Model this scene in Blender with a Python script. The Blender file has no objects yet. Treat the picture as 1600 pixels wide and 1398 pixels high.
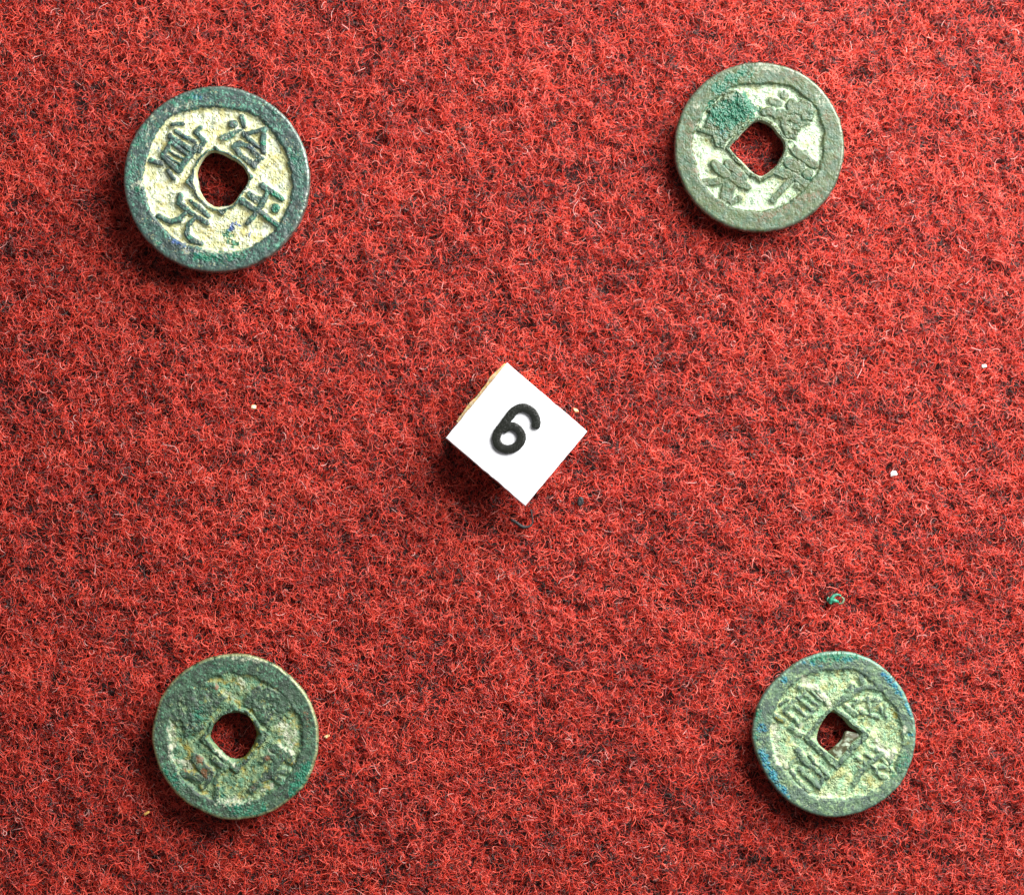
import bpy, math
import numpy as np
from mathutils import Matrix, Vector

rng = np.random.default_rng(7)
S = 0.001                       # everything below is worked out in millimetres; S turns it into metres
scene = bpy.context.scene
col = scene.collection

# ------------------------------------------------------------------ camera
DIST = 450.0                    # mm from lens to felt
FRAME_W = 146.6                 # mm of felt across the picture
tilt = math.radians(3.0)
az = math.radians(245)          # the lens stands a little towards the lower left
CAM = np.array([DIST*math.sin(tilt)*math.cos(az), DIST*math.sin(tilt)*math.sin(az), DIST*math.cos(tilt)])
FWD = -CAM/np.linalg.norm(CAM)
RIGHT = np.cross(FWD, [0, 1, 0]); RIGHT /= np.linalg.norm(RIGHT)
UP = np.cross(RIGHT, FWD)
cam_data = bpy.data.cameras.new('camera')
cam = bpy.data.objects.new('camera', cam_data); col.objects.link(cam)
cam_data.sensor_width = 36.0
cam_data.lens = 36.0*DIST/FRAME_W
cam_data.clip_start = 0.01; cam_data.clip_end = 20.0
cam.matrix_world = Matrix(((RIGHT[0], UP[0], -FWD[0], CAM[0]*S), (RIGHT[1], UP[1], -FWD[1], CAM[1]*S),
                           (RIGHT[2], UP[2], -FWD[2], CAM[2]*S), (0, 0, 0, 1)))
cam_data.dof.use_dof = True
cam_data.dof.focus_distance = (DIST-2.0)*S
cam_data.dof.aperture_fstop = 16.0
scene.camera = cam

def P(pts, z):
    """photograph pixels (1600 x 1398) -> mm on the plane at height z"""
    pts = np.atleast_2d(np.asarray(pts, float))
    k = FRAME_W/DIST/1600.0
    d = FWD[None]+RIGHT[None]*((pts[:, 0]-800)*k)[:, None]+UP[None]*((699-pts[:, 1])*k)[:, None]
    t = (z-CAM[2])/d[:, 2]
    return (CAM[None]+d*t[:, None])[:, :2]

# ------------------------------------------------------------------ world and light
world = bpy.data.worlds.new('World'); scene.world = world; world.use_nodes = True
bg = world.node_tree.nodes['Background']
bg.inputs['Color'].default_value = (1.0, 0.98, 0.97, 1)
bg.inputs['Strength'].default_value = 0.235
ld = bpy.data.lights.new('window_light', 'AREA'); lo = bpy.data.objects.new('window_light', ld); col.objects.link(lo)
ld.shape = 'RECTANGLE'; ld.size = 0.28; ld.size_y = 0.28
ld.energy = 5.0; ld.color = (1.0, 0.985, 0.96)
lpos = Vector((0.184, 0.172, 0.176)); lo.location = lpos
lo.rotation_euler = (Vector((0.0, 0.0, 0.0))-lpos).to_track_quat('-Z', 'Y').to_euler()
scene.view_settings.view_transform = 'Standard'; scene.view_settings.look = 'None'
scene.view_settings.exposure = 0.0; scene.view_settings.gamma = 1.0
scene.view_settings.use_curve_mapping = False

# ------------------------------------------------------------------ small helpers
def hash2(ix, iy, seed):
    h = (ix.astype(np.int64)*374761393+iy.astype(np.int64)*668265263+seed*1274126177) & 0xffffffff
    h = ((h ^ (h >> 13))*1274126177) & 0xffffffff
    return ((h ^ (h >> 16)) & 0xffffff)/float(0xffffff)
def vnoise(x, y, seed=0):
    ix = np.floor(x); iy = np.floor(y); fx = x-ix; fy = y-iy
    fx = fx*fx*fx*(fx*(fx*6-15)+10); fy = fy*fy*fy*(fy*(fy*6-15)+10)
    a = hash2(ix, iy, seed); b = hash2(ix+1, iy, seed); c = hash2(ix, iy+1, seed); d = hash2(ix+1, iy+1, seed)
    return (a*(1-fx)+b*fx)*(1-fy)+(c*(1-fx)+d*fx)*fy
def fbm(x, y, seed=0, octaves=4):
    s = 0; a = 0.5; n = 0
    for o in range(octaves):
        s = s+a*vnoise(x*2**o+o*17.3, y*2**o-o*9.1, seed+o); n += a; a *= 0.55
    return s/n
def sstep(a, b, x):
    t = np.clip((x-a)/(b-a), 0, 1); return t*t*(3-2*t)
def seg_dist(p, pts, w):
    """distance to a polyline minus its (varying) half width"""
    out = np.full(len(p), 1e9)
    for i in range(max(1, len(pts)-1)):
        a = pts[i]; b = pts[min(i+1, len(pts)-1)]; ab = b-a; L = max(ab@ab, 1e-9)
        t = np.clip(((p-a)@ab)/L, 0, 1)
        d = np.hypot(*(p-(a+t[:, None]*ab)).T)-(w[i]*(1-t)+w[min(i+1, len(pts)-1)]*t)
        out = np.minimum(out, d)
    return out
def poly_dist(p, pts):
    """signed distance to a closed polygon, negative inside"""
    q = np.vstack([pts, pts[:1]]); d = seg_dist(p, q, np.zeros(len(q))); ins = np.zeros(len(p), bool)
    for i in range(len(pts)):
        a = q[i]; b = q[i+1]
        c = ((a[1] > p[:, 1]) != (b[1] > p[:, 1]))
        xs = (b[0]-a[0])*(p[:, 1]-a[1])/((b[1]-a[1]) if abs(b[1]-a[1]) > 1e-9 else 1e-9)+a[0]
        ins ^= c & (p[:, 0] < xs)
    return np.where(ins, -d, d)
def polar(pts, c, th):
    """radius of a star-shaped outline about c at the angles th"""
    v = np.asarray(pts)-c; n = len(v)
    q = []
    for i in range(n):                               # densify straight sides
        for t in np.linspace(0, 1, 24, endpoint=False): q.append(v[i]*(1-t)+v[(i+1) % n]*t)
    q = np.array(q); a = np.mod(np.arctan2(q[:, 1], q[:, 0]), 2*np.pi); r = np.hypot(*q.T)
    o = np.argsort(a); a = a[o]; r = r[o]
    return np.interp(th, np.r_[a-2*np.pi, a, a+2*np.pi], np.r_[r, r, r])
def smooth_ring(r, k):
    for _ in range(k): r = (np.roll(r, 1)+2*r+np.roll(r, -1))/4
    return r
def catmull(pts, n=10, closed=False):
    pts = np.asarray(pts, float); m = len(pts); out = []
    for i in range(m if closed else m-1):
        if closed: p0, p1, p2, p3 = pts[i-1], pts[i], pts[(i+1) % m], pts[(i+2) % m]
        else: p0, p1, p2, p3 = pts[max(i-1, 0)], pts[i], pts[i+1], pts[min(i+2, m-1)]
        for t in np.linspace(0, 1, n, endpoint=False):
            out.append(0.5*((2*p1)+(p2-p0)*t+(2*p0-5*p1+4*p2-p3)*t*t+(3*p1-p0-3*p2+p3)*t**3))
    if not closed: out.append(pts[-1])
    return np.array(out)
def mesh_obj(name, verts, faces, mat, parent=None, smooth=True):
    me = bpy.data.meshes.new(name); me.from_pydata([tuple(v) for v in np.asarray(verts)*S], [], [tuple(int(i) for i in f) for f in faces])
    me.update()
    if smooth: me.polygons.foreach_set('use_smooth', np.ones(len(me.polygons), bool))
    me.materials.append(mat)
    o = bpy.data.objects.new(name, me); col.objects.link(o); o.parent = parent
    return o
def tag(o, label, cat, group=None):
    o['label'] = label; o['category'] = cat
    if group: o['group'] = group
    return o
def empty(name, x, y, z):
    o = bpy.data.objects.new(name, None); col.objects.link(o); o.location = (x*S, y*S, z*S); o.empty_display_size = 0.005
    return o

class Nodes:
    """tiny shader-graph writer"""
    def __init__(self, name):
        self.m = bpy.data.materials.new(name); self.m.use_nodes = True; self.t = self.m.node_tree
        self.b = self.t.nodes['Principled BSDF']
    def n(self, kind, **props):
        x = self.t.nodes.new(kind)
        for k, v in props.items(): setattr(x, k, v)
        return x
    def put(self, sock, v):
        if isinstance(v, bpy.types.NodeSocket): self.t.links.new(v, sock)
        elif isinstance(v, tuple) and len(v) == 3 and sock.type == 'RGBA': sock.default_value = (*v, 1)
        else: sock.default_value = v
    def coords(self):
        t = self.n('ShaderNodeTexCoord'); mp = self.n('ShaderNodeMapping'); mp.inputs['Scale'].default_value = (1/S,)*3
        self.t.links.new(t.outputs['Object'], mp.inputs['Vector']); return mp.outputs['Vector']
    def noise(self, vec, scale, detail=4, rough=0.6, dist=0.0):
        x = self.n('ShaderNodeTexNoise'); self.put(x.inputs['Vector'], vec); self.put(x.inputs['Scale'], scale)
        self.put(x.inputs['Detail'], detail); self.put(x.inputs['Roughness'], rough); self.put(x.inputs['Distortion'], dist)
        return x.outputs['Fac']
    def step(self, v, a, b):
        x = self.n('ShaderNodeMapRange', interpolation_type='SMOOTHSTEP')
        self.put(x.inputs['Value'], v); x.inputs['From Min'].default_value = a; x.inputs['From Max'].default_value = b
        return x.outputs['Result']
    def math(self, op, a, b=0.0):
        x = self.n('ShaderNodeMath', operation=op); self.put(x.inputs[0], a); self.put(x.inputs[1], b); return x.outputs[0]
    def mix(self, f, a, b):
        x = self.n('ShaderNodeMix', data_type='RGBA'); self.put(x.inputs[0], f); self.put(x.inputs[6], a); self.put(x.inputs[7], b)
        return x.outputs[2]
    def attr(self, name):
        return self.n('ShaderNodeAttribute', attribute_name=name).outputs['Fac']
    def bump(self, h, dist, strength=1.0):
        x = self.n('ShaderNodeBump'); self.put(x.inputs['Height'], h); x.inputs['Distance'].default_value = dist*S
        x.inputs['Strength'].default_value = strength; self.t.links.new(x.outputs['Normal'], self.b.inputs['Normal'])

def srgb(r, g, b):
    f = lambda c: (c/255/12.92) if c/255 <= 0.04045 else ((c/255+0.055)/1.055)**2.4
    return (f(r), f(g), f(b))

# ------------------------------------------------------------------ coin outlines and relief, in pixels of the photograph
def frame(x0, y0, s):
    return lambda pts: np.array([(x0+x/s, y0+y/s) for x, y in pts])

COINS = []
COINS.append(dict(
    key='treasure', fat=1.06, stain_col=srgb(126, 144, 132), lo_gain=1.55, rest=2.7, gain=.46, seed=1.0, hband=.38, dark=srgb(56, 70, 68), amt=dict(teal=.9, dots=.6, grit=.45, stain=.8, ochre=.4, wear=1.3, cut=.50, rough=.28, bump=.055),
    f=frame(170, 110, 4.112), s=4.112, thick=2.5, relief=0.66,
    label='largest coin, dark rim around a cream-yellow field with four clear characters',
    out=[(693+598*math.cos(a), 698-597*math.sin(a)) for a in np.linspace(0, 2*math.pi, 48, endpoint=False)],
    rim=[(700, 232), (900, 270), (1040, 380), (1130, 520), (1172, 680), (1165, 830), (1085, 1000), (960, 1110), (800, 1165), (640, 1165),
         (470, 1110), (340, 1010), (265, 900), (225, 760), (220, 640), (245, 540), (300, 420), (380, 310), (500, 258)],
    flare=[(690, 512), (775, 545), (862, 602), (906, 675), (893, 735), (842, 805), (800, 868), (722, 900), (650, 880), (572, 808), (540, 725), (548, 640), (590, 560), (640, 522)],
    hole=[(690, 525), (770, 555), (850, 605), (890, 670), (885, 720), (840, 790), (790, 850), (720, 872), (660, 860), (600, 800), (575, 720), (570, 650), (600, 570), (640, 535)],
    hrim=[(680, 478), (935, 680), (730, 940), (480, 720)],
    chars=[
        [([(795, 345)], 27), ([(852, 300), (872, 352)], 20), ([(735, 432), (800, 405), (862, 374)], [27, 20, 9]), ([(870, 410), (940, 395), (1005, 380)], [18, 15, 18]),
         ([(1002, 378), (985, 450), (995, 522)], [14, 20, 18]), ([(880, 420), (912, 458), (985, 505)], [12, 14, 10]),
         ([(800, 490), (840, 468), (900, 490), (975, 562), (925, 602), (860, 552), (800, 490)], 19), ([(925, 600), (938, 622)], 15)],
        [([(985, 740), (1040, 775), (1112, 825)], [22, 20, 16]), ([(910, 800), (950, 828), (995, 832)], [24, 28, 18]), ([(1015, 795), (985, 860), (950, 910), (890, 985)], [16, 22, 18, 13]),
         ([(1070, 885)], 30), ([(852, 835), (920, 880), (1000, 930), (1090, 1002)], [22, 20, 17, 18])],
        [([(525, 840), (580, 880), (638, 932)], [15, 17, 20]), ([(458, 808), (450, 850), (500, 890), (560, 935), (625, 975)], [22, 20, 16, 16, 20]),
         ([(490, 912), (450, 960), (390, 972), (320, 938)], [12, 18, 17, 16]), ([(550, 950), (510, 990), (495, 1050), (530, 1090), (588, 1110)], [14, 18, 18, 20, 17])],
        [([(408, 345), (470, 340)], 15), ([(589, 369), (558, 397), (608, 455), (580, 523)], [18, 16, 20, 14]), ([(430, 388), (549, 461)], 15), ([(391, 422), (523, 510)], 17),
         ([(400, 448), (342, 548), (444, 642), (558, 492)], [14, 17, 18, 20]), ([(391, 519), (470, 562)], 10), ([(360, 545), (448, 598)], 10), ([(400, 455), (495, 538)], 15),
         ([(263, 572), (332, 596)], 17), ([(385, 645), (417, 695)], 15)]],
    mass=[], pits=[([(760, 1095)], 38, 0.3)],
    hi=(srgb(80, 110, 102), srgb(70, 84, 82)), hi_speck=srgb(134, 190, 166), hi_speck_amt=0.56,
    lo=(srgb(214, 214, 172), srgb(226, 232, 210)), lo_speck=srgb(128, 146, 140), lo_speck_amt=0.64,
    blob=dict(blue=[([(795, 1010), (815, 985)], 18, 22, 1), ([(900, 1050)], 14, 26, .55), ([(880, 540), (920, 500)], 12, 30, .4), ([(1060, 600)], 10, 34, .4), ([(480, 430), (520, 470)], 10, 26, .4), ([(655, 355), (680, 400)], 6, 14, .4), ([(1040, 680), (1080, 690)], 12, 26, .35), ([(320, 500)], 10, 14, .7), ([(690, 1000), (640, 1010)], 20, 30, .35),
                    ([(560, 165), (640, 170)], 20, 40, .4), ([(420, 250)], 20, 40, .3), ([(400, 1080), (560, 1170)], 10, 34, .5)],
              green=[([(1070, 885)], 26, 14, .9), ([(930, 560)], 14, 40, .4), ([(660, 300)], 16, 40, .35), ([(560, 1080)], 10, 30, .5), ([(150, 620), (130, 760)], 10, 60, .5), ([(420, 190), (600, 150)], 14, 60, .55), ([(1180, 520), (1220, 640)], 14, 50, .5), ([(1050, 795), (1110, 825)], 14, 14, .9), ([(760, 1050), (800, 1110)], 22, 22, 1), ([(998, 470)], 14, 14, .8), ([(1065, 275)], 14, 12, 1), ([(510, 1070)], 12, 14, .8),
                     ([(560, 1200), (860, 1190)], 22, 40, .7), ([(330, 1130)], 16, 30, .7), ([(190, 770)], 20, 30, .8), ([(180, 450), (240, 350)], 14, 50, .55), ([(1000, 940), (1085, 1000)], 8, 14, .7)],
              pale=[([(150, 740), (205, 745)], 14, 40, .8), ([(500, 1160), (840, 1170)], 16, 44, .55), ([(255, 340), (250, 480)], 10, 46, .4), ([(290, 300)], 14, 40, .5), ([(380, 260), (520, 210)], 8, 44, .45), ([(300, 1120)], 10, 40, .5)],
              brown=[([(1230, 850), (1200, 1000)], 10, 50, .35), ([(740, 1120)], 18, 20, .4)], moss=[]),
    edge=srgb(150, 158, 150)))
COINS.append(dict(
    key='smooth', stain_col=srgb(120, 150, 130), lo_gain=1.65, rest=1.7, gain=.32, seed=40.0, hband=.62, dark=srgb(100, 104, 72), amt=dict(teal=.85, dots=.45, grit=1.0, stain=.6, ochre=.35, wear=1.1, cut=.52, rough=.24, bump=.06),
    f=frame(1030, 70, 4.369), s=4.369, fat=1.12, thick=1.55, relief=0.55,
    label='grey-green coin with a smooth wide rim and pale mint field',
    out=[(684+581*math.cos(a), 698-580*math.sin(a)) for a in np.linspace(0, 2*math.pi, 48, endpoint=False)],
    rim=[(700, 262), (850, 275), (990, 350), (1075, 450), (1108, 560), (1115, 690), (1105, 790), (1070, 890), (1000, 980), (900, 1065), (780, 1120), (650, 1140), (540, 1128), (440, 1075),
         (350, 1000), (285, 920), (250, 800), (230, 690), (240, 600), (270, 520), (320, 430), (400, 350), (520, 285)],
    flare=[(680, 516), (770, 556), (830, 625), (862, 690), (838, 778), (786, 852), (700, 912), (632, 882), (548, 796), (476, 705), (534, 634), (606, 552)],
    hole=[(680, 525), (762, 562), (820, 630), (850, 690), (830, 770), (780, 840), (700, 898), (640, 868), (560, 788), (488, 705), (540, 640), (610, 560)],
    hrim=[(680, 484), (895, 690), (690, 950), (448, 702)],
    chars=[
        [([(855, 340)], 32), ([(765, 385), (825, 402)], 24), ([(715, 462), (760, 448), (790, 482)], 26), ([(825, 470), (890, 474), (930, 512)], 30), ([(920, 420), (1000, 430)], 50)],
        [([(890, 680), (950, 740), (1062, 822)], [24, 30, 27]), ([(890, 805), (935, 835)], 40), ([(1000, 740), (960, 830), (900, 920), (775, 1060)], [20, 36, 22, 22]), ([(805, 860), (870, 885)], 34),
         ([(910, 890), (1000, 950)], [20, 30]), ([(1012, 882)], 36), ([(965, 955), (1005, 990)], 36)],
        [([(375, 815), (410, 850), (450, 880)], [28, 34, 36]), ([(470, 815), (520, 850), (575, 905)], [30, 26, 24]), ([(430, 870), (480, 950), (455, 1050)], [34, 48, 40]), ([(500, 905), (600, 970)], [34, 28]),
         ([(300, 945), (420, 925)], 26), ([(455, 1060), (430, 1160)], [36, 40]), ([(470, 1090), (545, 1045)], [22, 22])],
        []],
    mass=[(0, [(880, 380), (970, 370), (1080, 440), (1050, 520), (980, 560), (930, 650), (870, 640), (820, 560), (815, 500), (850, 470), (885, 430)]),
          (3, [(500, 300), (590, 335), (620, 420), (650, 462), (600, 525), (540, 595), (480, 645), (440, 715), (380, 700), (350, 630), (240, 590), (290, 480), (350, 400), (420, 300)])],
    pits=[([(290, 550), (330, 470)], 18, 0.45), ([(375, 395), (430, 355)], 10, 0.3), ([(905, 680)], 22, .4), ([(770, 500), (800, 540)], 10, .4), ([(880, 525)], 10, .4), ([(900, 330), (950, 375)], 12, .4), ([(365, 985), (395, 1030)], 18, .4), ([(470, 1090)], 14, .3)],
    hi=(srgb(114, 130, 94), srgb(92, 118, 94)), hi_speck=srgb(128, 164, 140), hi_speck_amt=0.60,
    lo=(srgb(190, 210, 180), srgb(214, 228, 204)), lo_speck=srgb(86, 120, 108), lo_speck_amt=0.60,
    blob=dict(blue=[([(435, 605)], 20, 18, .45)],
              green=[([(430, 480), (560, 440)], 76, 80, 1), ([(400, 290)], 40, 60, .8), ([(600, 200), (480, 240)], 30, 60, .6), ([(1030, 920)], 14, 20, .6), ([(900, 1020)], 20, 50, .4)],
              pale=[([(680, 160), (800, 165)], 22, 50, .5), ([(1090, 330), (1120, 380)], 24, 40, .45), ([(245, 415)], 22, 26, .5), ([(900, 760), (960, 740)], 10, 40, .35), ([(910, 205)], 10, 24, .5), ([(570, 410)], 30, 60, .25), ([(1000, 380)], 30, 50, .2)],
              brown=[([(1140, 500), (1190, 550)], 16, 30, .5), ([(555, 880)], 16, 20, .6), ([(840, 980)], 14, 20, .5), ([(200, 600), (170, 760)], 16, 50, .3), ([(860, 960)], 12, 24, .4), ([(340, 285)], 16, 20, .5), ([(375, 640)], 14, 20, .4), ([(680, 1200), (1100, 1000)], 26, 70, .5), ([(200, 520), (260, 900)], 16, 60, .5), ([(880, 200), (1010, 250)], 20, 50, .45), ([(1200, 760)], 20, 60, .4), ([(420, 1090)], 20, 40, .5)],
              moss=[([(330, 650)], 30, 30, .5)]),
    edge=srgb(170, 174, 158)))
COINS.append(dict(
    key='mottled', lo_gain=1.2, rest=2.2, gain=.50, seed=80.0, hband=.55, dark=srgb(50, 56, 52), amt=dict(teal=.95, dots=.8, grit=.95, stain=.7, ochre=.6, wear=2.6, cut=.60, rough=.34, bump=.12),
    f=frame(215, 1000, 4.66), s=4.66, thick=1.6, relief=0.38,
    label='dark mottled green coin worn almost flat with rusty brown spots',
    out=[(702, 98), (820, 108), (950, 150), (1060, 215), (1160, 310), (1245, 430), (1298, 560), (1315, 690), (1304, 830), (1265, 960), (1215, 1060), (1120, 1150), (1010, 1230), (880, 1282), (740, 1306),
         (610, 1298), (480, 1250), (360, 1190), (250, 1080), (170, 960), (120, 820), (103, 690), (125, 550), (180, 400), (270, 280), (390, 185), (540, 122)],
    rim=[(730, 240), (880, 270), (1000, 350), (1100, 450), (1170, 560), (1190, 680), (1180, 800), (1120, 950), (1010, 1080), (850, 1160), (700, 1190), (580, 1180), (430, 1110), (330, 1010), (260, 910), (230, 800),
         (222, 680), (235, 570), (300, 440), (420, 330), (580, 260)],
    flare=[(700, 505), (800, 535), (905, 690), (800, 840), (705, 918), (620, 848), (488, 715), (590, 590)],
    hole=[(700, 530), (790, 545), (850, 620), (862, 690), (840, 760), (780, 840), (700, 862), (640, 830), (560, 750), (530, 690), (560, 610), (620, 550)],
    hrim=[(700, 455), (965, 690), (720, 985), (445, 720)],
    chars=[
        [([(870, 360), (810, 430)], 30), ([(940, 380), (1040, 410), (1090, 480)], 30)],
        [([(1005, 785), (1080, 840), (1130, 895)], [36, 36, 20]), ([(905, 872), (985, 848)], 20), ([(1045, 860), (970, 960), (830, 1090)], [30, 32, 26]), ([(970, 960), (1065, 1045)], [26, 26]), ([(1010, 975), (1095, 955)], 18)],
        [([(420, 860), (520, 980), (470, 1060)], [34, 40, 26]), ([(560, 870), (640, 930)], 24), ([(580, 1080), (565, 1175)], 20), ([(330, 970), (450, 1005)], 28), ([(600, 960), (570, 1040)], 20)],
        []],
    mass=[(0, [(850, 350), (930, 350), (960, 390), (1060, 400), (1110, 480), (1060, 560), (1000, 610), (950, 650), (900, 600), (850, 540), (770, 460)]),
          (3, [(560, 300), (640, 420), (560, 520), (480, 640), (350, 720), (320, 640), (225, 570), (290, 420), (420, 290)])],
    pits=[([(490, 600)], 26, .2), ([(960, 480), (1010, 520)], 8, .2), ([(820, 525)], 14, .2), ([(310, 600)], 24, .2), ([(690, 330)], 24, .2), ([(870, 930)], 26, .2), ([(940, 1060)], 26, .25)],
    hi=(srgb(64, 82, 68), srgb(78, 104, 84)), hi_speck=srgb(122, 172, 142), hi_speck_amt=0.53,
    lo=(srgb(98, 130, 106), srgb(150, 170, 134)), lo_speck=srgb(82, 96, 66), lo_speck_amt=0.52,
    blob=dict(blue=[],
              green=[([(1150, 1100), (1230, 960)], 40, 60, .8), ([(700, 1240), (900, 1210)], 30, 60, .6), ([(200, 960), (300, 1080)], 30, 60, .55), ([(760, 200), (560, 200)], 30, 60, .3), ([(460, 560)], 50, 80, .5), ([(600, 1130)], 20, 50, .6)],
              pale=[([(1060, 640), (1110, 720)], 40, 60, .6), ([(640, 380), (720, 430)], 16, 40, .55), ([(240, 620), (250, 860), (380, 920)], 16, 26, .7), ([(600, 1170), (800, 1170)], 20, 40, .6), ([(960, 810)], 16, 26, .7), ([(760, 320)], 30, 60, .5),
                    ([(650, 130), (900, 140)], 6, 26, .6), ([(1040, 770), (1120, 820)], 14, 20, .7), ([(990, 360)], 20, 30, .5), ([(900, 1090), (960, 1060)], 22, 26, .6), ([(700, 900), (560, 790)], 10, 20, .8)],
              brown=[([(575, 335)], 18, 24, .8), ([(450, 870)], 20, 26, .8), ([(495, 975)], 26, 26, .9), ([(940, 855)], 18, 18, .8), ([(1225, 540), (1240, 620)], 12, 30, .5), ([(1190, 380)], 10, 20, .5), ([(340, 950)], 14, 26, .5), ([(820, 1090), (870, 1040)], 14, 20, .4)],
              moss=[([(880, 690), (800, 560)], 12, 24, .9), ([(870, 760), (760, 870)], 10, 20, .9), ([(1000, 360)], 14, 24, .6), ([(830, 520)], 14, 14, .8), ([(940, 1030)], 18, 24, .6), ([(480, 600)], 16, 36, .5), ([(300, 1130), (380, 1210)], 8, 20, .7)]),
    edge=srgb(196, 200, 160)))
COINS.append(dict(
    key='blue_edged', lo_gain=1.3, rest=1.9, gain=.49, seed=120.0, hband=.62, dark=srgb(74, 90, 84), amt=dict(gt=.46, teal=.95, dots=.9, grit=1.0, stain=.6, ochre=.35, wear=2.1, cut=.50, rough=.40, bump=.14),
    f=frame(1155, 1000, 4.66), s=4.66, thick=1.6, relief=0.42,
    label='speckled pale green coin with bright blue crust along its rim',
    out=[(692, 80), (830, 88), (960, 140), (1085, 230), (1180, 340), (1245, 470), (1285, 600), (1288, 720), (1270, 840), (1225, 960), (1180, 1040), (1100, 1125), (985, 1205), (850, 1262), (700, 1288),
         (560, 1270), (430, 1215), (330, 1145), (230, 1030), (150, 890), (103, 760), (95, 640), (125, 500), (190, 380), (290, 265), (420, 160), (560, 100)],
    rim=[(700, 215), (850, 225), (960, 300), (1050, 390), (1130, 480), (1170, 590), (1185, 700), (1175, 830), (1130, 950), (1040, 1050), (900, 1130), (740, 1165), (560, 1150), (430, 1060), (310, 930), (250, 830),
         (225, 700), (240, 550), (300, 420), (410, 300), (560, 232)],
    flare=[(685, 505), (770, 560), (900, 680), (800, 780), (722, 880), (610, 800), (512, 712), (590, 600)],
    hole=[(682, 525), (745, 560), (800, 625), (868, 682), (800, 755), (722, 848), (640, 805), (585, 760), (572, 700), (590, 630), (630, 560)],
    hrim=[(690, 462), (960, 690), (715, 948), (455, 710)],
    chars=[
        [([(888, 268), (905, 312)], 20), ([(800, 372), (830, 335)], 20), ([(720, 455), (830, 385), (920, 342), (1045, 350)], [26, 18, 16, 26]), ([(850, 440), (1000, 430), (1050, 530)], 13), ([(880, 520), (1015, 562)], 13), ([(770, 480), (850, 540)], 16), ([(930, 420), (960, 540)], 12), ([(1020, 440), (900, 580)], 11), ([(830, 470), (880, 430)], 12), ([(1060, 470), (1075, 560)], 11)],
        [([(905, 935), (830, 1045)], [18, 18]), ([(905, 935), (1000, 862), (1040, 830)], 16), ([(985, 790), (1090, 862)], 16), ([(1000, 965), (1070, 1002)], 14), ([(865, 865), (945, 922)], 14), ([(1130, 820), (1100, 900)], 14), ([(1020, 920), (1080, 930)], 14), ([(930, 830), (985, 880)], 12), ([(1045, 860), (1110, 950)], 12), ([(960, 900), (1040, 1000)], 11)],
        [([(425, 800), (470, 870), (545, 935)], [22, 24, 16]), ([(290, 932), (360, 912), (420, 868)], 17), ([(520, 840), (560, 900), (640, 980)], 14), ([(440, 935), (560, 1050), (585, 1070)], [15, 18, 15]), ([(380, 960), (500, 1100)], 16), ([(632, 985)], 23), ([(480, 880), (600, 990), (600, 1040)], 13), ([(470, 960), (530, 930)], 10)],
        [([(258, 548), (312, 582)], 19), ([(385, 645), (455, 695)], 18), ([(380, 460), (480, 550)], 12), ([(340, 520), (430, 610)], 12), ([(430, 420), (520, 500)], 12), ([(440, 345), (560, 362)], 18), ([(560, 350), (640, 465)], 18), ([(335, 515), (480, 385)], 12), ([(430, 620), (590, 465)], 13), ([(480, 395), (570, 480)], 10), ([(300, 470), (350, 430)], 11), ([(530, 380), (600, 450)], 10)]],
    mass=[], pits=[([(1230, 690)], 24, .2), ([(880, 900)], 26, .2), ([(950, 1020)], 40, .12), ([(1110, 480), (1130, 560)], 10, .15)],
    hi=(srgb(116, 142, 116), srgb(90, 110, 98)), hi_speck=srgb(160, 186, 146), hi_speck_amt=0.50,
    lo=(srgb(198, 212, 172), srgb(168, 202, 168)), lo_speck=srgb(78, 112, 94), lo_speck_amt=0.52,
    blob=dict(blue=[([(165, 640)], 32, 26, .75), ([(170, 820), (230, 960), (290, 1070), (340, 1140)], 26, 24, 1), ([(120, 900), (180, 1020)], 10, 26, .6), ([(470, 160), (600, 190)], 12, 22, .55), ([(720, 140), (860, 140)], 14, 24, .5), ([(320, 285)], 24, 18, 1),
                    ([(1050, 240), (1180, 390), (1270, 560)], 14, 22, 1), ([(1245, 690)], 16, 14, .9), ([(1220, 1010)], 10, 20, .7), ([(900, 1250), (1010, 1200)], 10, 16, .8), ([(150, 720), (220, 740)], 14, 30, .4)],
              green=[([(520, 140), (880, 110)], 30, 40, .75), ([(1150, 950), (1230, 860)], 30, 60, .55), ([(130, 700), (130, 500)], 20, 50, .5), ([(160, 950), (260, 1100)], 20, 40, .45), ([(1230, 480)], 20, 40, .7), ([(200, 600)], 20, 50, .3)],
              pale=[([(470, 290), (560, 340)], 20, 24, .8), ([(600, 400), (660, 450)], 20, 24, .8), ([(260, 640), (280, 860), (340, 900)], 24, 30, .7), ([(1000, 740), (1110, 850)], 18, 26, .7), ([(1210, 650)], 16, 24, .7), ([(560, 1130), (720, 1120)], 12, 30, .5), ([(470, 600), (400, 720)], 16, 26, .5)],
              brown=[([(880, 910)], 14, 18, .5), ([(860, 1105)], 12, 16, .4)],
              moss=[([(1120, 500), (1140, 560)], 12, 16, .7), ([(940, 1020)], 36, 50, .45), ([(330, 430)], 30, 40, .4), ([(780, 240)], 20, 60, .4), ([(1210, 750)], 20, 30, .5), ([(270, 560), (320, 590)], 10, 16, .6)]),
    edge=srgb(150, 182, 166)))

# the coins are held a little above the nap: c['rest'] is the height of the underside

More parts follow.
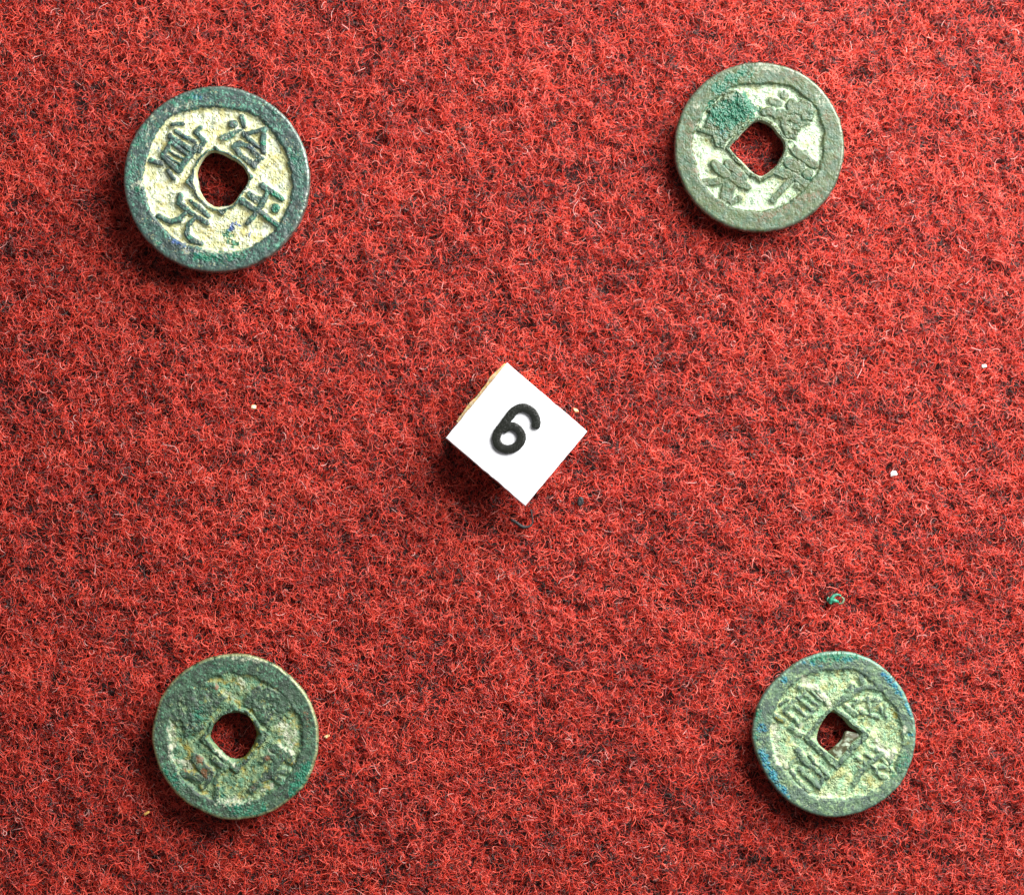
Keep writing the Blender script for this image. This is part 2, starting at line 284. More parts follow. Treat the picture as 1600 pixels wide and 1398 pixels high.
def coin_material(c):
    N = Nodes('patina_'+c['key']); v = N.coords(); g = c['gain']; sd = [c['seed']]
    def nz(scale, detail=4, rough=.6):
        x = N.n('ShaderNodeTexNoise', noise_dimensions='4D'); N.put(x.inputs['Vector'], v); sd[0] += 3.7; x.inputs['W'].default_value = sd[0]
        x.inputs['Scale'].default_value = scale; x.inputs['Detail'].default_value = detail; x.inputs['Roughness'].default_value = rough; x.inputs['Distortion'].default_value = .6
        return x.outputs['Fac']
    def sat(t):
        m_ = .2*t[0]+.7*t[1]+.1*t[2]
        return tuple(max(0.0, m_+(q-m_)*1.32) for q in t)
    k = lambda t: tuple(q*g for q in sat(t))
    A = c['amt']; kl = lambda t: tuple(min(.86, q*g*c['lo_gain']) for q in sat(t))
    rel = N.attr('relief'); fine = nz(3.4, 5, .68); grit = nz(6.5, 3, .7)
    mul = lambda *a: a[0] if len(a) == 1 else N.math('MULTIPLY', a[0], mul(*a[1:]))
    hi = N.mix(N.step(nz(.8, 5), .42, .58), k(c['hi'][0]), k(c['hi'][1]))
    hi = N.mix(mul(N.step(nz(2.2, 5, .7), .50, .60), N.step(nz(.38, 3), .42, .54), A['teal']), hi, k(c['hi_speck']))
    hi = N.mix(mul(N.step(nz(3.6, 3), .57, .64), N.step(nz(.5, 3), .46, .58), A['dots']), hi, k(c['lo'][0]))
    hi = N.mix(mul(N.step(nz(1.4, 5, .65), .50, .62), .85), hi, k(c['dark']))
    lo_ = N.mix(N.step(nz(.9, 5), .42, .58), kl(c['lo'][0]), kl(c['lo'][1]))
    lo_ = N.mix(mul(N.step(grit, A.get('gt', .50), A.get('gt', .50)+.12), N.step(nz(.5, 3), .36, .56), A['grit']), lo_, k(c['lo_speck']))
    lo_ = N.mix(mul(N.step(nz(.9, 5, .75), .52, .64), A['stain']), lo_, k(c.get('stain_col', c['hi_speck'])))
    lo_ = N.mix(mul(N.step(nz(.7, 5), .50, .64), A['ochre']), lo_, kl(srgb(178, 156, 78)))
    worn = N.math('ADD', rel, N.math('MULTIPLY', N.math('SUBTRACT', fine, .5), A['wear']))
    worn = N.math('ADD', worn, N.math('MULTIPLY', N.math('SUBTRACT', nz(1.0, 4), .5), A['wear']*.8))
    colr = N.mix(N.step(worn, A['cut']-.18, A['cut']+.16), lo_, hi)
    for name, tone, tone2 in (('moss', srgb(158, 150, 72), srgb(120, 118, 56)), ('pale', srgb(200, 212, 184), srgb(226, 224, 206)), ('green', srgb(74, 150, 118), srgb(46, 112, 96)),
                              ('brown', srgb(134, 88, 58) if c['key'] != 'smooth' else srgb(142, 122, 92), srgb(112, 84, 60) if c['key'] != 'smooth' else srgb(120, 108, 80)), ('blue', srgb(30, 104, 160), srgb(92, 168, 160))):
        a = N.attr(name)
        n1 = mul(a, N.math('ADD', .28, N.math('MULTIPLY', N.step(nz(2.0, 5, .7), .36, .62), 1.35)))
        if name == 'blue' and c['key'] == 'treasure': tone, tone2 = srgb(40, 62, 170), srgb(84, 124, 158)
        colr = N.mix(N.math('MULTIPLY', N.step(n1, .22, 1.0 if name == 'blue' else .80), .92), colr, N.mix(N.step(grit, .42, .58), k(tone), k(tone2)))
    colr = N.mix(mul(N.attr('edge'), N.step(nz(.8, 4), .36, .50), .8), colr, k(c['edge']))
    N.put(N.b.inputs['Base Color'], colr)
    ed = mul(N.attr('edge'), N.step(nz(1.2, 4), .34, .54))
    ro = N.math('ADD', A['rough'], N.math('MULTIPLY', fine, .45))
    N.put(N.b.inputs['Roughness'], N.math('SUBTRACT', ro, N.math('MULTIPLY', ed, .30)))
    N.put(N.b.inputs['Metallic'], N.math('MULTIPLY', ed, .55))
    N.put(N.b.inputs['Specular IOR Level'], 0.5)
    h = N.math('ADD', N.math('MULTIPLY', fine, .65), N.math('MULTIPLY', grit, .35))
    N.bump(h, A['bump'], 0.8)
    return N.m

N = Nodes('dark_pad'); N.put(N.b.inputs['Base Color'], N.mix(N.noise(N.coords(), 2.0, 3), (.05, .03, .03), (.09, .05, .045))); N.put(N.b.inputs['Roughness'], .9); PAD = N.m

def build_coin(c, idx):
    Z_REST = c['rest']; f = c['f']; zt = Z_REST+c['thick']; NT, NU = 700, 118; R = c['relief']
    W = lambda pts, z=zt: P(f(pts), z)
    mm = FRAME_W/1600.0/c['s']                       # mm per tracing unit
    hole = W(c['hole'], zt-0.7); flare = W(c['flare']); hrim = W(c['hrim']); rim = catmull(W(c['rim']), 6, True); out = catmull(W(c['out']), 6, True)
    ctr = hole.mean(0)
    th = np.linspace(0, 2*np.pi, NT, endpoint=False)
    r_hole = smooth_ring(polar(catmull(hole, 6, True), ctr, th), 4); r_flare = smooth_ring(polar(flare, ctr, th), 5)
    r_hrim = smooth_ring(polar(hrim, ctr, th), 5); r_rim = smooth_ring(polar(rim, ctr, th), 12); r_out = smooth_ring(polar(out, ctr, th), 8)
    wob = lambda k, amp, sd: amp*(fbm(np.cos(th)*k+40, np.sin(th)*k+40, sd, 4)-.5)
    r_hole = r_hole+wob(3.0, .25, idx+11); r_flare = np.maximum(r_flare+wob(4, .25, idx+12), r_hole+.1); r_rim = r_rim+wob(4.0, .5, idx+13); r_out = r_out+wob(6.0, .18, idx+14)
    r_hrim = smooth_ring(np.maximum(r_hrim+wob(4, .3, idx+15), r_flare+c['hband']), 10)
    B = 0.42; dirs = np.stack([np.cos(th), np.sin(th)], 1)
    u = np.linspace(0, 1, NU)
    rr = r_flare[:, None]+(r_out-B-r_flare)[:, None]*u[None]            # NT x NU
    xy = ctr+dirs[:, None, :]*rr[..., None]
    p = xy.reshape(-1, 2)
    n1 = fbm(p[:, 0]*1.1, p[:, 1]*1.1, 31+idx, 4).reshape(NT, NU); n2 = fbm(p[:, 0]*3.2, p[:, 1]*3.2, 57+idx, 3).reshape(NT, NU)
    jit = (n2-.5)*.20+(n1-.5)*.34
    n3 = fbm(p[:, 0]*6.5, p[:, 1]*6.5, 77+idx, 2).reshape(NT, NU)
    pw = p+np.stack([fbm(p[:, 0]*.9+5, p[:, 1]*.9, 3+idx, 3)-.5, fbm(p[:, 0]*.9, p[:, 1]*.9+9, 8+idx, 3)-.5], 1)*.42*(1.2 if idx > 1 else .8)
    rimv = sstep(-.52, .26, rr-r_rim[:, None]+jit)
    hrv = sstep(.16, -.26, rr-r_hrim[:, None]+jit)*(.72+.28*sstep(.35, .6, n1))
    chv = []
    jj = (jit*.5).ravel()
    for ci in range(4):
        v = np.zeros(len(p))
        for pts, w in c['chars'][ci]:
            q = W(pts); ww = np.full(len(q), w*mm) if np.isscalar(w) else np.array(w)*mm
            sh = .72+.28*hash2(np.array([float(len(q)+int(q[0][0]*91))]), np.array([float(int(q[0][1]*57))]), idx)[0]
            v = np.maximum(v, sh*sstep(.34, -.24, seg_dist(pw, q, ww*c.get('fat', 1.05))+jj*.7))
        for mi, poly in c['mass']:
            if mi == ci: v = np.maximum(v, sstep(.30, -.30, poly_dist(pw, W(poly))+jj*3)*(.78+.22*sstep(.4, .6, n1.ravel())))
        chv.append(v.reshape(NT, NU))
    rel = np.maximum.reduce([rimv, hrv*.92]+[v*.95 for v in chv])
    for pts, w, dep in c['pits']:
        q = W(pts); d = seg_dist(pw, q, np.full(len(q), w*mm))+jj
        rel = rel*(1-sstep(.12, -.16, d).reshape(NT, NU)*min(1, dep/.45))
    rg = 0.6 if c['key'] == 'smooth' else 1.0
    hgt = R*rel+((n1-.5)*.40*(1-.45*rel)+(n2-.5)*.11*(1-.4*rel)+(n3-.5)*.04-.14*sstep(.60, .74, n2)*(1-.5*rel))*rg
    cr = np.zeros(len(p))                            # corrosion crusts stand a little proud and are rough
    for name in ('blue', 'green'):
        for pts, w, soft, amt in c['blob'].get(name, []):
            q = W(pts); cr = np.maximum(cr, amt*sstep(soft*mm, -soft*mm*.6, seg_dist(p, q, np.full(len(q), w*mm))+(n2.ravel()-.5)*soft*mm*2))
    hgt = hgt+cr.reshape(NT, NU)*(.05+.45*(n2-.5)+.30*(n3-.5))*.8
    ztop = zt-R+hgt
    # the whole section as one closed loop of rows
    rows = [(rr[:, k], ztop[:, k]) for k in range(NU)]
    rl = [rel[:, k] for k in range(NU)]; eg = [np.zeros(NT)]*NU
    zo = ztop[:, -1]
    for a in (22, 45, 68, 90):
        a = math.radians(a); rows.append((r_out-B+B*math.sin(a), zo-B*(1-math.cos(a)))); rl.append(np.ones(NT)); eg.append(np.full(NT, min(1, 1.9*math.sin(a))))
    for t in (.33, .66, 1.0):
        rows.append((r_out+.03*math.sin(t*3.1), (zo-B)*(1-t)+(Z_REST+.2)*t)); rl.append(np.full(NT, .8)); eg.append(np.ones(NT))
    rows.append((r_out-.22, np.full(NT, Z_REST))); rl.append(np.full(NT, .8)); eg.append(np.ones(NT))
    rows.append((r_hole+.2, np.full(NT, Z_REST))); rl.append(np.full(NT, .5)); eg.append(np.zeros(NT))
    rows.append((r_hole, np.full(NT, Z_REST+.2))); rl.append(np.full(NT, .3)); eg.append(np.zeros(NT))
    zi = ztop[:, 0]
    for t in (.3, .6, .85):
        k = t**2.2
        rows.append((r_hole+(r_flare-r_hole)*k, (Z_REST+.2)+(zi-.06-Z_REST-.2)*t)); rl.append(np.full(NT, .15)); eg.append(np.zeros(NT))
    M = len(rows)
    RR = np.stack([r for r, _ in rows], 1); ZZ = np.stack([z for _, z in rows], 1)
    wallmask = np.arange(M) >= NU
    RR[:, wallmask] += (fbm(np.tile(th[:, None]*14, (1, M)), np.tile(np.arange(M)[None]*.8, (NT, 1)), 5+idx, 3)[:, wallmask]-.5)*.10
    V = np.concatenate([ctr+dirs[:, None, :]*RR[..., None], ZZ[..., None]], 2)
    du = np.roll(V, -1, 1)-np.roll(V, 1, 1); dv = np.roll(V, -1, 0)-np.roll(V, 1, 0)
    NRM = np.cross(dv, du); NRM /= np.maximum(np.linalg.norm(NRM, axis=2, keepdims=True), 1e-12)
    mid_top = NRM[:, NU//2, 2].mean()
    if mid_top < 0: NRM = -NRM
    # attributes
    att = {'relief': np.stack(rl, 1), 'edge': np.stack(eg, 1)}
    vp = V.reshape(-1, 3)[:, :2]
    nz = fbm(vp[:, 0]*1.6, vp[:, 1]*1.6, 91+idx, 4)
    for name in ('blue', 'green', 'pale', 'brown', 'moss'):
        m = np.zeros(len(vp))
        for pts, w, soft, amt in c['blob'].get(name, []):
            q = W(pts); d = seg_dist(vp, q, np.full(len(q), w*mm))+(nz-.5)*soft*mm*2.2
            m = np.maximum(m, amt*sstep(soft*mm, -soft*mm*.6, d))
        att[name] = m.reshape(NT, M)
    # which part each quad belongs to: 0 field, 1 rim, 2 hole rim, 3.. characters
    part = np.zeros((NT, M), int)
    part[:, :NU][np.maximum.reduce(chv) > .45] = -1
    best = np.argmax(np.stack(chv), 0)
    top = part[:, :NU]; top[top == -1] = best[top == -1]+3
    top[(hrv > .5)] = 2; top[(rimv > .5)] = 1
    part[:, :NU] = top
    part[:, NU-1:NU+8] = 1; part[:, NU+8:] = 2
    root = empty('bronze_coin', ctr[0], ctr[1], Z_REST)
    tag(root, c['label'], 'coin', 'old square-holed bronze coins laid out on the felt')
    mat = coin_material(c)
    ii, jj2 = np.meshgrid(np.arange(NT), np.arange(M), indexing='ij')
    quads = np.stack([ii*M+jj2, ((ii+1) % NT)*M+jj2, ((ii+1) % NT)*M+(jj2+1) % M, ii*M+(jj2+1) % M], 2).reshape(-1, 4)
    if mid_top < 0: quads = quads[:, ::-1]
    pid = part.reshape(-1)
    VL = (V.reshape(-1, 3)-np.array([ctr[0], ctr[1], Z_REST]))*S
    NL = NRM.reshape(-1, 3)
    names = {0: 'field', 1: 'outer_rim', 2: 'hole_rim'}
    for k in sorted(set(pid.tolist())):
        q = quads[pid == k]
        used, inv = np.unique(q.ravel(), return_inverse=True)
        if k >= 3 and len(q) < 40: continue
        me = bpy.data.meshes.new(names.get(k, 'character'))
        me.vertices.add(len(used)); me.vertices.foreach_set('co', VL[used].ravel())
        me.loops.add(len(inv)); me.loops.foreach_set('vertex_index', inv.astype(np.int32))
        me.polygons.add(len(q)); me.polygons.foreach_set('loop_start', np.arange(0, len(inv), 4, dtype=np.int32))
        me.polygons.foreach_set('use_smooth', np.ones(len(q), bool))
        me.update(calc_edges=True)
        for an, av in att.items():
            A = me.attributes.new(an, 'FLOAT', 'POINT'); A.data.foreach_set('value', av.reshape(-1)[used].astype(np.float32))
        me.normals_split_custom_set_from_vertices(NL[used].tolist())
        me.materials.append(mat)
        o = bpy.data.objects.new(names.get(k, 'character'), me); col.objects.link(o); o.parent = root
    # soft ring that carries the coin above the nap
    pr = [(r_hole+1.6, Z_REST+.03), (r_out-3.2, Z_REST+.03), (r_out-3.0, Z_REST*.5), (r_out-3.3, np.full(NT, -.9)), (r_hole+1.4, np.full(NT, -.9)), (r_hole+1.5, Z_REST*.5)]
    st = slice(0, NT, 10); m = len(th[st]); vs = []
    for r_, z_ in pr: vs += [np.r_[dirs[i]*r_[i], (z_ if np.isscalar(z_) else z_[i])-Z_REST] for i in range(0, NT, 10)]
    fs = [((k+1) % 6*m+i, (k+1) % 6*m+(i+1) % m, k*m+(i+1) % m, k*m+i) for k in range(6) for i in range(m)]
    mesh_obj('mounting_pad', vs, fs, PAD, root)
    return dict(root=root, ctr=ctr, th=th, r_out=r_out, r_hole=r_hole)

# ------------------------------------------------------------------ the felt: backing sheet and nap of loose fibres
def felt():
    N = Nodes('felt_backing'); v = N.coords()
    c = N.mix(N.step(N.noise(v, .9, 4), .4, .6), srgb(66, 12, 12), srgb(30, 10, 10))
    N.put(N.b.inputs['Base Color'], c); N.put(N.b.inputs['Roughness'], .95); N.bump(N.noise(v, 3.0, 4), .5)
    n = 120; xs = np.linspace(-125, 125, n); X, Y = np.meshgrid(xs, xs, indexing='ij')
    Z = -1.15+.35*(fbm(X*.25+50, Y*.25+50, 3, 3)-.5)
    vs = np.stack([X, Y, Z], 2).reshape(-1, 3)
    i, j = np.meshgrid(np.arange(n-1), np.arange(n-1), indexing='ij')
    a = (i*n+j).ravel(); fs = np.stack([a, a+n, a+n+1, a+1], 1)
    o = mesh_obj('felt_cloth', vs, fs, N.m)
    o['kind'] = 'structure'; o['label'] = 'red and black mottled felt cloth under the coins'
    return o

def felt_fibres(parent, coins):
    NF = 640000; K = 8; X0, Y0 = 92.0, 82.0
    x = rng.uniform(-X0, X0, NF); y = rng.uniform(-Y0, Y0, NF)
    layer = rng.random(NF)
    bump_ = .55*(fbm(x*.45+90, y*.45+90, 21, 3)-.5)+.75*(fbm(x*1.05+9, y*1.05+30, 23, 2)-.5)                       # small tufts and pits
    z = -1.2+1.2*layer**.9+2.9*bump_
    ang = rng.uniform(0, 2*np.pi, NF)
    kind = rng.random(NF)
    curv = np.where(kind < .78, rng.normal(0, .60, NF), rng.choice([-1, 1], NF)*rng.uniform(.6, 2.6, NF))     # rad per mm
    step = rng.uniform(.09, .27, NF)
    step = np.where(kind > .99, rng.uniform(.40, .70, NF), step); curv = np.where(kind > .99, curv*.25, curv)
    slope = rng.normal(0, .28, NF); zc = -np.abs(rng.normal(.05, .10, NF))
    pos = np.zeros((NF, K, 3))
    cx, cy, cz = x.copy(), y.copy(), z.copy(); dcv = np.cumsum(rng.normal(0, .8, (NF, K)), 1)*.7
    for k in range(K):
        pos[:, k] = np.stack([cx, cy, cz], 1)
        ang = ang+(curv+dcv[:, k])*step; slope = slope+zc*step*2+rng.normal(0, .10, NF)
        slope = np.clip(slope, -.8, .8)
        cx = cx+np.cos(ang)*step; cy = cy+np.sin(ang)*step; cz = cz+slope*step
    px, py, pz = pos[..., 0], pos[..., 1], pos[..., 2]
    pos[..., 2] = np.clip(pz, -1.3, .62)
    # colour of each fibre: red, wine, black in drifting clouds, a few pale ones, partly pinkish highlights put into the colour
    cloud = fbm(x*.085+7, y*.16+3, 41, 3); cl2 = fbm(x*.34+70, y*.42+30, 61, 3); cl3 = fbm(x*1.05+20, y*1.5+50, 67, 3)
    pb = np.clip(.05+.55*sstep(.49, .73, .10*cloud+.14*cl2+.76*cl3)+.12*(layer < .35), 0, .48)
    q = rng.random(NF); tone = .50+.60*(rng.random(NF)-.5)-.16*(cl2-.5)-.18*(cloud-.5)-.34*(cl3-.5)
    tone = np.where(q < pb, rng.uniform(0.0, .10, NF), np.clip(tone, .22, .82)); tone = np.where(rng.random(NF) > .975, rng.uniform(.84, 1, NF), tone)
    rad = rng.uniform(.025, .046, NF); rad = np.where(kind > .99, .03, rad)
    hc = bpy.data.hair_curves.new('felt_fibres')
    hc.add_curves([K]*NF)
    hc.attributes['position'].data.foreach_set('vector', (pos*S).astype(np.float32).ravel())
    taper = np.array([.6]+[1]*(K-2)+[.5])
    ra = hc.attributes.get('radius') or hc.attributes.new('radius', 'FLOAT', 'POINT')
    ra.data.foreach_set('value', (rad[:, None]*taper[None]*S).astype(np.float32).ravel())
    ta = hc.attributes.new('tone', 'FLOAT', 'CURVE'); ta.data.foreach_set('value', tone.astype(np.float32))
    N = Nodes('felt_fibre')
    r = N.n('ShaderNodeValToRGB'); N.put(r.inputs['Fac'], N.attr('tone')); cr = r.color_ramp
    stops = [(0.0, (.016, .009, .008)), (.14, (.045, .018, .015)), (.22, (.17, .011, .011)), (.45, (.52, .026, .015)), (.68, (.76, .068, .036)), (.84, (.80, .14, .09)), (1.0, (.66, .36, .33))]
    while len(cr.elements) < len(stops): cr.elements.new(.5)
    for e, (pp, cc) in zip(cr.elements, stops): e.position = pp; e.color = (*cc, 1)
    N.put(N.b.inputs['Base Color'], r.outputs['Color']); N.put(N.b.inputs['Roughness'], .34)
    N.put(N.b.inputs['Specular IOR Level'], .5)
    N.put(N.b.inputs['Sheen Weight'], .04); N.put(N.b.inputs['Sheen Roughness'], .4)
    tr = N.n('ShaderNodeBsdfTranslucent'); N.put(tr.inputs['Color'], r.outputs['Color'])
    ms = N.n('ShaderNodeMixShader'); ms.inputs[0].default_value = .22
    outn = [q_ for q_ in N.t.nodes if q_.type == 'OUTPUT_MATERIAL'][0]
    N.t.links.new(N.b.outputs[0], ms.inputs[1]); N.t.links.new(tr.outputs[0], ms.inputs[2]); N.t.links.new(ms.outputs[0], outn.inputs['Surface'])
    hc.materials.append(N.m)
    o = bpy.data.objects.new('felt_fibres', hc); col.objects.link(o); o.parent = parent
    o['kind'] = 'stuff'; o['label'] = 'loose curly red and black fibres of the felt nap'
    return o

scene.cycles_curves.shape = 'RIBBONS'; scene.cycles_curves.subdivisions = 2
cloth = felt()
built = [build_coin(c, i) for i, c in enumerate(COINS)]
felt_fibres(cloth, built)

# brown crust left in the hole of the blue-edged coin
c4 = COINS[3]; root4 = built[3]['root']
def crust():
    pts = P(c4['f']([(775, 665), (820, 668), (880, 690), (820, 770), (735, 866), (640, 822), (690, 778), (748, 722)]), c4['rest']+.9)
    ring = catmull(pts, 5, True); c0 = ring.mean(0); vs = []; fs = []; n = len(ring); L = 7
    for k in range(L):
        s = 1-k/(L-1)*.94
        for q in ring:
            w = c0+(q-c0)*s; h = c4['rest']+.98+.22*(1-s**3)+.30*(fbm(np.array([w[0]*1.6]), np.array([w[1]*1.6]), 5, 3)[0]-.5)
            vs.append((w[0], w[1], h))
    vs += [(q[0], q[1], c4['rest']+.15) for q in ring]
    for k in range(L-1):
        for i in range(n): fs.append((k*n+i, k*n+(i+1) % n, (k+1)*n+(i+1) % n, (k+1)*n+i))
    fs.append(tuple((L-1)*n+i for i in range(n)))
    for i in range(n): fs.append((L*n+i, L*n+(i+1) % n, (i+1) % n, i))
    N = Nodes('brown_crust'); v = N.coords()
    f = N.noise(v, .9, 5, .65)
    N.put(N.b.inputs['Base Color'], N.mix(N.step(f, .50, .60), srgb(64, 62, 36), srgb(136, 150, 128))); N.put(N.b.inputs['Roughness'], .5); N.bump(N.noise(v, 2.5, 4), .10)
    vs = np.array(vs)-np.array([built[3]['ctr'][0], built[3]['ctr'][1], c4['rest']])
    mesh_obj('crust', vs, fs, N.m, root4)['label'] = 'brown and white crust filling one corner of the hole'
crust()

# ------------------------------------------------------------------ number tag on its block
ZT = 7.0
def number_tag():
    ctr = P([(807, 678)], ZT)[0]
    root = empty('number_tag', ctr[0], ctr[1], .2)
    tag(root, 'square white plastic tag with a raised black 6 in the middle of the felt', 'tag')
    org = np.array([ctr[0], ctr[1], .2])
    # plate: four measured corners, edges slightly uneven from cutting
    C = P([(792, 566.5), (917.5, 674), (820.5, 790), (696.5, 684)], ZT)
    edge = []
    for i in range(4):
        a, b = C[i], C[(i+1) % 4]; nrm = np.array([b[1]-a[1], a[0]-b[0]]); nrm /= np.linalg.norm(nrm)
        for t in np.linspace(0, 1, 44, endpoint=False):
            w = a*(1-t)+b*t; edge.append(w+nrm*(fbm(np.array([t*9+i*19.]), np.array([i*3.]), 77, 4)[0]-.5)*.20*math.sin(math.pi*t)**.5)
    edge = np.array(edge); n = len(edge); c0 = edge.mean(0)
    levels = [(-.02, ZT-.10), (.0, ZT-.16), (.03, ZT-.9), (-.06, ZT-1.25)]
    vs = []; fs = []
    off = lambda d, z: [np.r_[c0+(w-c0)*(1+d/9.0), z] for w in edge]
    vs += [np.r_[c0+(w-c0)*.5, ZT] for w in edge]; vs += off(-.14, ZT)
    for d, z in levels: vs += off(d, z)
    R_ = 2+len(levels)
    for k in range(R_-1):
        for i in range(n): fs.append((k*n+i, (k+1)*n+i, (k+1)*n+(i+1) % n, k*n+(i+1) % n))
    fs.append(tuple(range(n))); fs.append(tuple(reversed([(R_-1)*n+i for i in range(n)])))
    N = Nodes('white_plastic'); v = N.coords(); f = N.noise(v, .5, 4)
    N.put(N.b.inputs['Base Color'], N.mix(f, (.74, .75, .78), (.68, .69, .72))); N.put(N.b.inputs['Roughness'], .38); N.bump(N.noise(v, 2.2, 4), .02)
    mesh_obj('plate', np.array(vs)-org, fs, N.m, root, smooth=False)
    # block of yellowed foam under the plate, sticking out along the upper left edge
    B = P([(790, 568), (780, 576), (770, 585), (765, 590), (761, 598), (753, 608), (744, 620), (735, 628), (729, 636), (722, 646), (715.5, 656), (722, 668), (806, 755), (868, 690), (846, 640), (818, 605), (796, 580)], ZT-1.4)
    ring = catmull(B, 4, True); vs = []; fs = []; n = len(ring); c1 = ring.mean(0); zs = [ZT-1.27, ZT-1.5, ZT-2.4, 4.0, 2.4, 1.0, .25]
    for k, z in enumerate(zs):
        for i, w in enumerate(ring):
            s = 1.0-.008*k+.05*(fbm(np.array([i*.22]), np.array([z*.9]), 19, 3)[0]-.5)*(k > 0)
            vs.append(np.r_[c1+(w-c1)*s, z])
    for k in range(len(zs)-1):
        for i in range(n): fs.append((k*n+i, (k+1)*n+i, (k+1)*n+(i+1) % n, k*n+(i+1) % n))
    fs.append(tuple(range(n))); fs.append(tuple(reversed([(len(zs)-1)*n+i for i in range(n)])))
    N = Nodes('yellowed_adhesive'); v = N.coords(); f = N.noise(v, 1.2, 5, .6)
    N.put(N.b.inputs['Base Color'], N.mix(N.step(f, .35, .65), srgb(226, 186, 112), srgb(214, 192, 158))); N.put(N.b.inputs['Roughness'], .35); N.bump(N.noise(v, 1.6, 4), .25)
    N.put(N.b.inputs['Subsurface Weight'], .2); N.put(N.b.inputs['Subsurface Scale'], .0008)
    mesh_obj('backing_block', np.array(vs)-org, fs, N.m, root)
    # raised numeral: one rounded bar swept along the figure
    f6 = frame(650, 540, 4.66)
    path = P(f6([(866, 604), (876, 560), (862, 505), (822, 466), (772, 453), (718, 474), (676, 522), (636, 578), (596, 630), (584, 684), (608, 732), (662, 755), (716, 744), (756, 708), (768, 660), (748, 614), (708, 590), (664, 592), (632, 612)]), ZT)
    path = catmull(path, 8); m = len(path)
    tan = np.gradient(path, axis=0); tan /= np.linalg.norm(tan, axis=1, keepdims=True); nor = np.stack([-tan[:, 1], tan[:, 0]], 1)
    hw = 32/4.66*FRAME_W/1600
    prof = [(-1, -.05), (-1, .34), (-.985, .45), (-.92, .52), (-.82, .54), (0, .50), (.82, .54), (.92, .52), (.985, .45), (1, .34), (1, -.05)]
    vs = []; fs = []; q = len(prof)
    for i in range(m):
        t = i/(m-1); w = hw*(1+.10*(fbm(np.array([i*.35]), np.array([1.]), 8, 3)[0]-.5)); rag = [.10*(fbm(np.array([i*.9]), np.array([s_*5.+20]), 9, 2)[0]-.5) for s_ in (0, 1)]
        if i < 5: w *= math.sqrt(max(0.05, 1-((5-i)/5.5)**2))
        dz = -.012 if t > .86 else 0
        for (a, h) in prof:
            ww = a*w+(rag[0] if a < 0 else rag[1])*abs(a)
            vs.append(np.r_[path[i]+nor[i]*ww, ZT+h+(dz if h > 0 else 0)])
    for i in range(m-1):
        for k in range(q-1): fs.append((i*q+k, i*q+k+1, (i+1)*q+k+1, (i+1)*q+k))
    fs.append(tuple(range(q-1, -1, -1))); fs.append(tuple((m-1)*q+k for k in range(q)))
    N = Nodes('black_numeral'); v = N.coords(); f = N.noise(v, 4, 5, .7)
    N.put(N.b.inputs['Base Color'], N.mix(N.step(f, .66, .76), (.006, .007, .005), (.16, .18, .18))); N.put(N.b.inputs['Specular IOR Level'], .5); N.put(N.b.inputs['Roughness'], N.math('ADD', .10, N.math('MULTIPLY', f, .3))); N.bump(N.noise(v, 5, 3), .05)
    o = mesh_obj('numeral', np.array(vs)-org, fs, N.m, root); o['label'] = 'raised glossy black figure 6'
number_tag()

# ------------------------------------------------------------------ crumbs and threads lying on the felt
def simple_mat(name, a, b, rough=.6, scale=3.0):
    N = Nodes(name); v = N.coords(); f = N.noise(v, scale, 4, .65)
    N.put(N.b.inputs['Base Color'], N.mix(N.step(f, .38, .62), a, b)); N.put(N.b.inputs['Roughness'], rough); N.bump(N.noise(v, scale*2, 3), .08)
    return N.m
def crumb(name, label, px, size, mat, rot=0.0, z=.35, seed=0):
    c = P([px], z)[0]; sx, sy, sz = [k*FRAME_W/1600/2 for k in size]; vs = []; fs = []; nu, nv = 14, 9
    ca, sa = math.cos(rot), math.sin(rot)
    for j in range(nv):
        ph = math.pi*j/(nv-1)
        for i in range(nu):
            t = 2*math.pi*i/nu; d = np.array([math.sin(ph)*math.cos(t), math.sin(ph)*math.sin(t), math.cos(ph)])
            k = .72+.6*fbm(np.array([d[0]*1.5+d[2]*.7+9+seed]), np.array([d[1]*1.5+4-d[2]*.4]), seed, 3)[0]
            p = np.sign(d)*np.abs(d)**.8*k*np.array([sx, sy, sz]); vs.append((p[0]*ca-p[1]*sa, p[0]*sa+p[1]*ca, p[2]))
    for j in range(nv-1):
        for i in range(nu): fs.append((j*nu+i, (j+1)*nu+i, (j+1)*nu+(i+1) % nu, j*nu+(i+1) % nu))
    o = mesh_obj(name, vs, fs, mat, smooth=False); o.location = (c[0]*S, c[1]*S, z*S)
    return tag(o, label, 'crumb')
def tube(name, pts, rad, mat, parent=None, org=(0, 0, 0), sides=7):
    path = catmull(pts, 8); m = len(path); vs = []; fs = []
    tan = np.gradient(path, axis=0); tan /= np.linalg.norm(tan, axis=1, keepdims=True)
    rad = np.interp(np.linspace(0, 1, m), np.linspace(0, 1, len(rad)), rad)
    for i in range(m):
        a = np.cross(tan[i], [0, 0, 1.]); a /= np.linalg.norm(a)+1e-9; b = np.cross(a, tan[i])
        for k in range(sides):
            t = 2*math.pi*k/sides; vs.append(path[i]+rad[i]*(a*math.cos(t)+b*math.sin(t))-np.array(org))
    for i in range(m-1):
        for k in range(sides): fs.append((i*sides+k, i*sides+(k+1) % sides, (i+1)*sides+(k+1) % sides, (i+1)*sides+k))
    fs.append(tuple(range(sides-1, -1, -1))); fs.append(tuple((m-1)*sides+k for k in range(sides)))
    return mesh_obj(name, vs, fs, mat, parent)

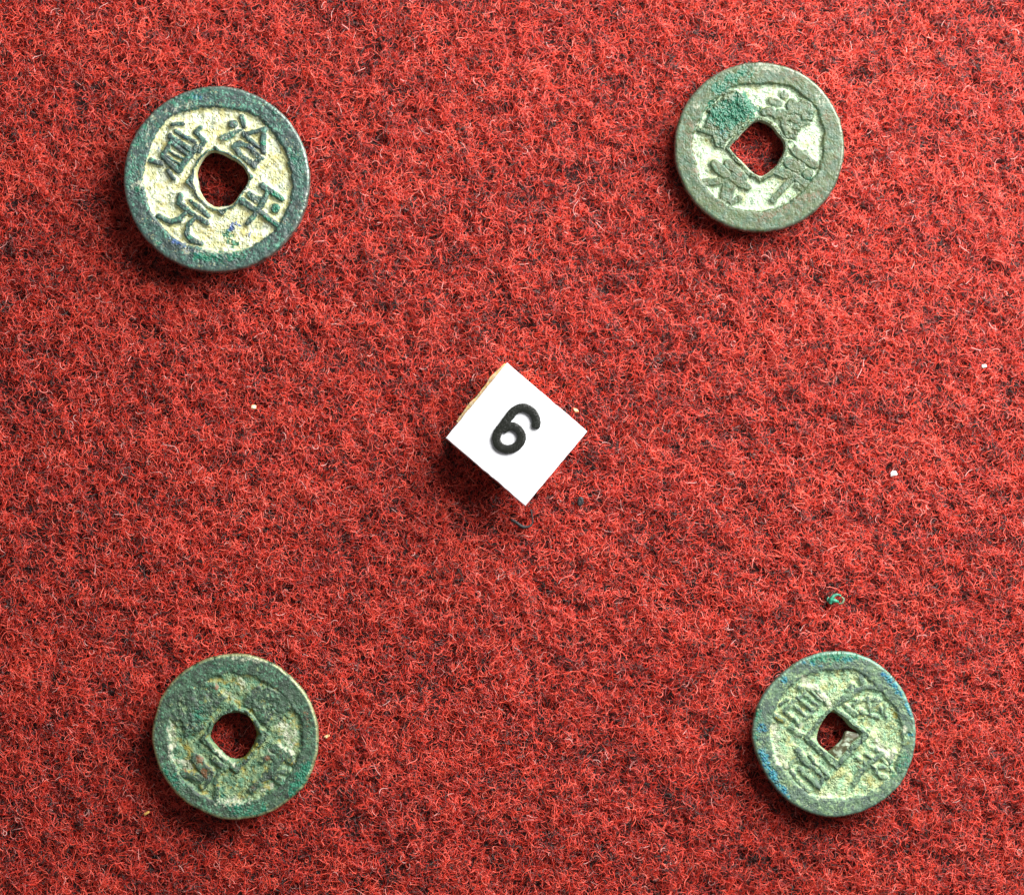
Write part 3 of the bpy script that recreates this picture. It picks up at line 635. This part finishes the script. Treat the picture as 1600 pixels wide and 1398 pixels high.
m_white = simple_mat('white_grit', (.82, .84, .82), (.66, .70, .68)); m_tan = simple_mat('tan_grit', srgb(236, 208, 158), srgb(206, 164, 104)); m_black = simple_mat('black_grit', (.005, .006, .007), (.016, .018, .02), .55)
crumb('crumb', 'small bright white crumb above the green flake', (1396, 740), (11, 8, 8), m_white, .3, .5, 1)
crumb('crumb', 'tiny cream crumb at the far right, level with the top of the tag', (1538, 572), (8, 6, 6), simple_mat('cream_grit', (.8, .76, .66), (.6, .52, .42)), .2, .5, 2)
crumb('crumb', 'tiny cream crumb lying left of the tag below the largest coin', (396, 636), (8, 6, 6), simple_mat('pale_tan_grit', srgb(250, 232, 190), srgb(226, 196, 140)), 0, .5, 3)
crumb('crumb', 'tiny golden crumb left below the dark mottled coin', (229, 1270), (10, 4, 4), simple_mat('golden_grit', srgb(214, 170, 84), srgb(190, 140, 70)), .6, .4, 4)
crumb('crumb', 'cream crumb beside the upper right edge of the tag', (900, 641), (9, 5, 5), m_tan, -.6, .5, 5)
crumb('crumb', 'tan crumb touching the right side of the dark mottled coin', (511, 1150), (9, 5, 5), m_tan, .5, .4, 6)
crumb('crumb', 'black crumb right of the lower corner of the tag', (907, 783), (9, 14, 8), m_black, -.2, .45, 7)
# bent black thread below the tag
tp = P([(799, 812), (806, 816), (817, 823), (827, 822), (832, 816), (831, 804), (829, 795)], .7)
zz = [.45, .62, .66, .7, .74, .8, .6]
o = tube('black_thread', np.c_[tp, zz], [.24, .24, .26, .18, .11, .10, .08], m_black)
tag(o, 'bent black thread below the lower corner of the tag', 'thread')
# curled green flake
g0 = P([(1306, 937)], .5)[0]
fl = empty('green_flake', g0[0], g0[1], .3); tag(fl, 'small curled green flake above the blue-rimmed coin', 'flake')
m_green = simple_mat('verdigris', srgb(44, 140, 108), srgb(22, 84, 68), .45, 2.0)
m_greenpale = simple_mat('pale_verdigris', srgb(104, 136, 104), srgb(90, 104, 80), .5, 2.0)
fr = frame(1250, 880, 10.667); org = (g0[0], g0[1], .3)
q = P(fr([(500, 670), (520, 600), (560, 540), (620, 520), (680, 540)]), .6)
tube('rind', np.c_[q, [.7, .8, .85, .8, .6]], [.25, .32, .25, .18, .14], m_green, fl, org, 8)
q = P(fr([(500, 650), (560, 620), (640, 640)]), .6)
tube('rind', np.c_[q, [.6, .85, .6]], [.28, .30, .18], m_green, fl, org, 8)
q = P(fr([(690, 560), (725, 600), (700, 660), (640, 670)]), .5)
tube('rind', np.c_[q, [.6, .6, .6, .55]], [.12, .17, .16, .10], m_greenpale, fl, org, 8)
q = P(fr([(480, 560), (455, 600), (470, 640)]), .5)
tube('rind', np.c_[q, [.5, .55, .5]], [.10, .14, .10], m_green, fl, org, 8)
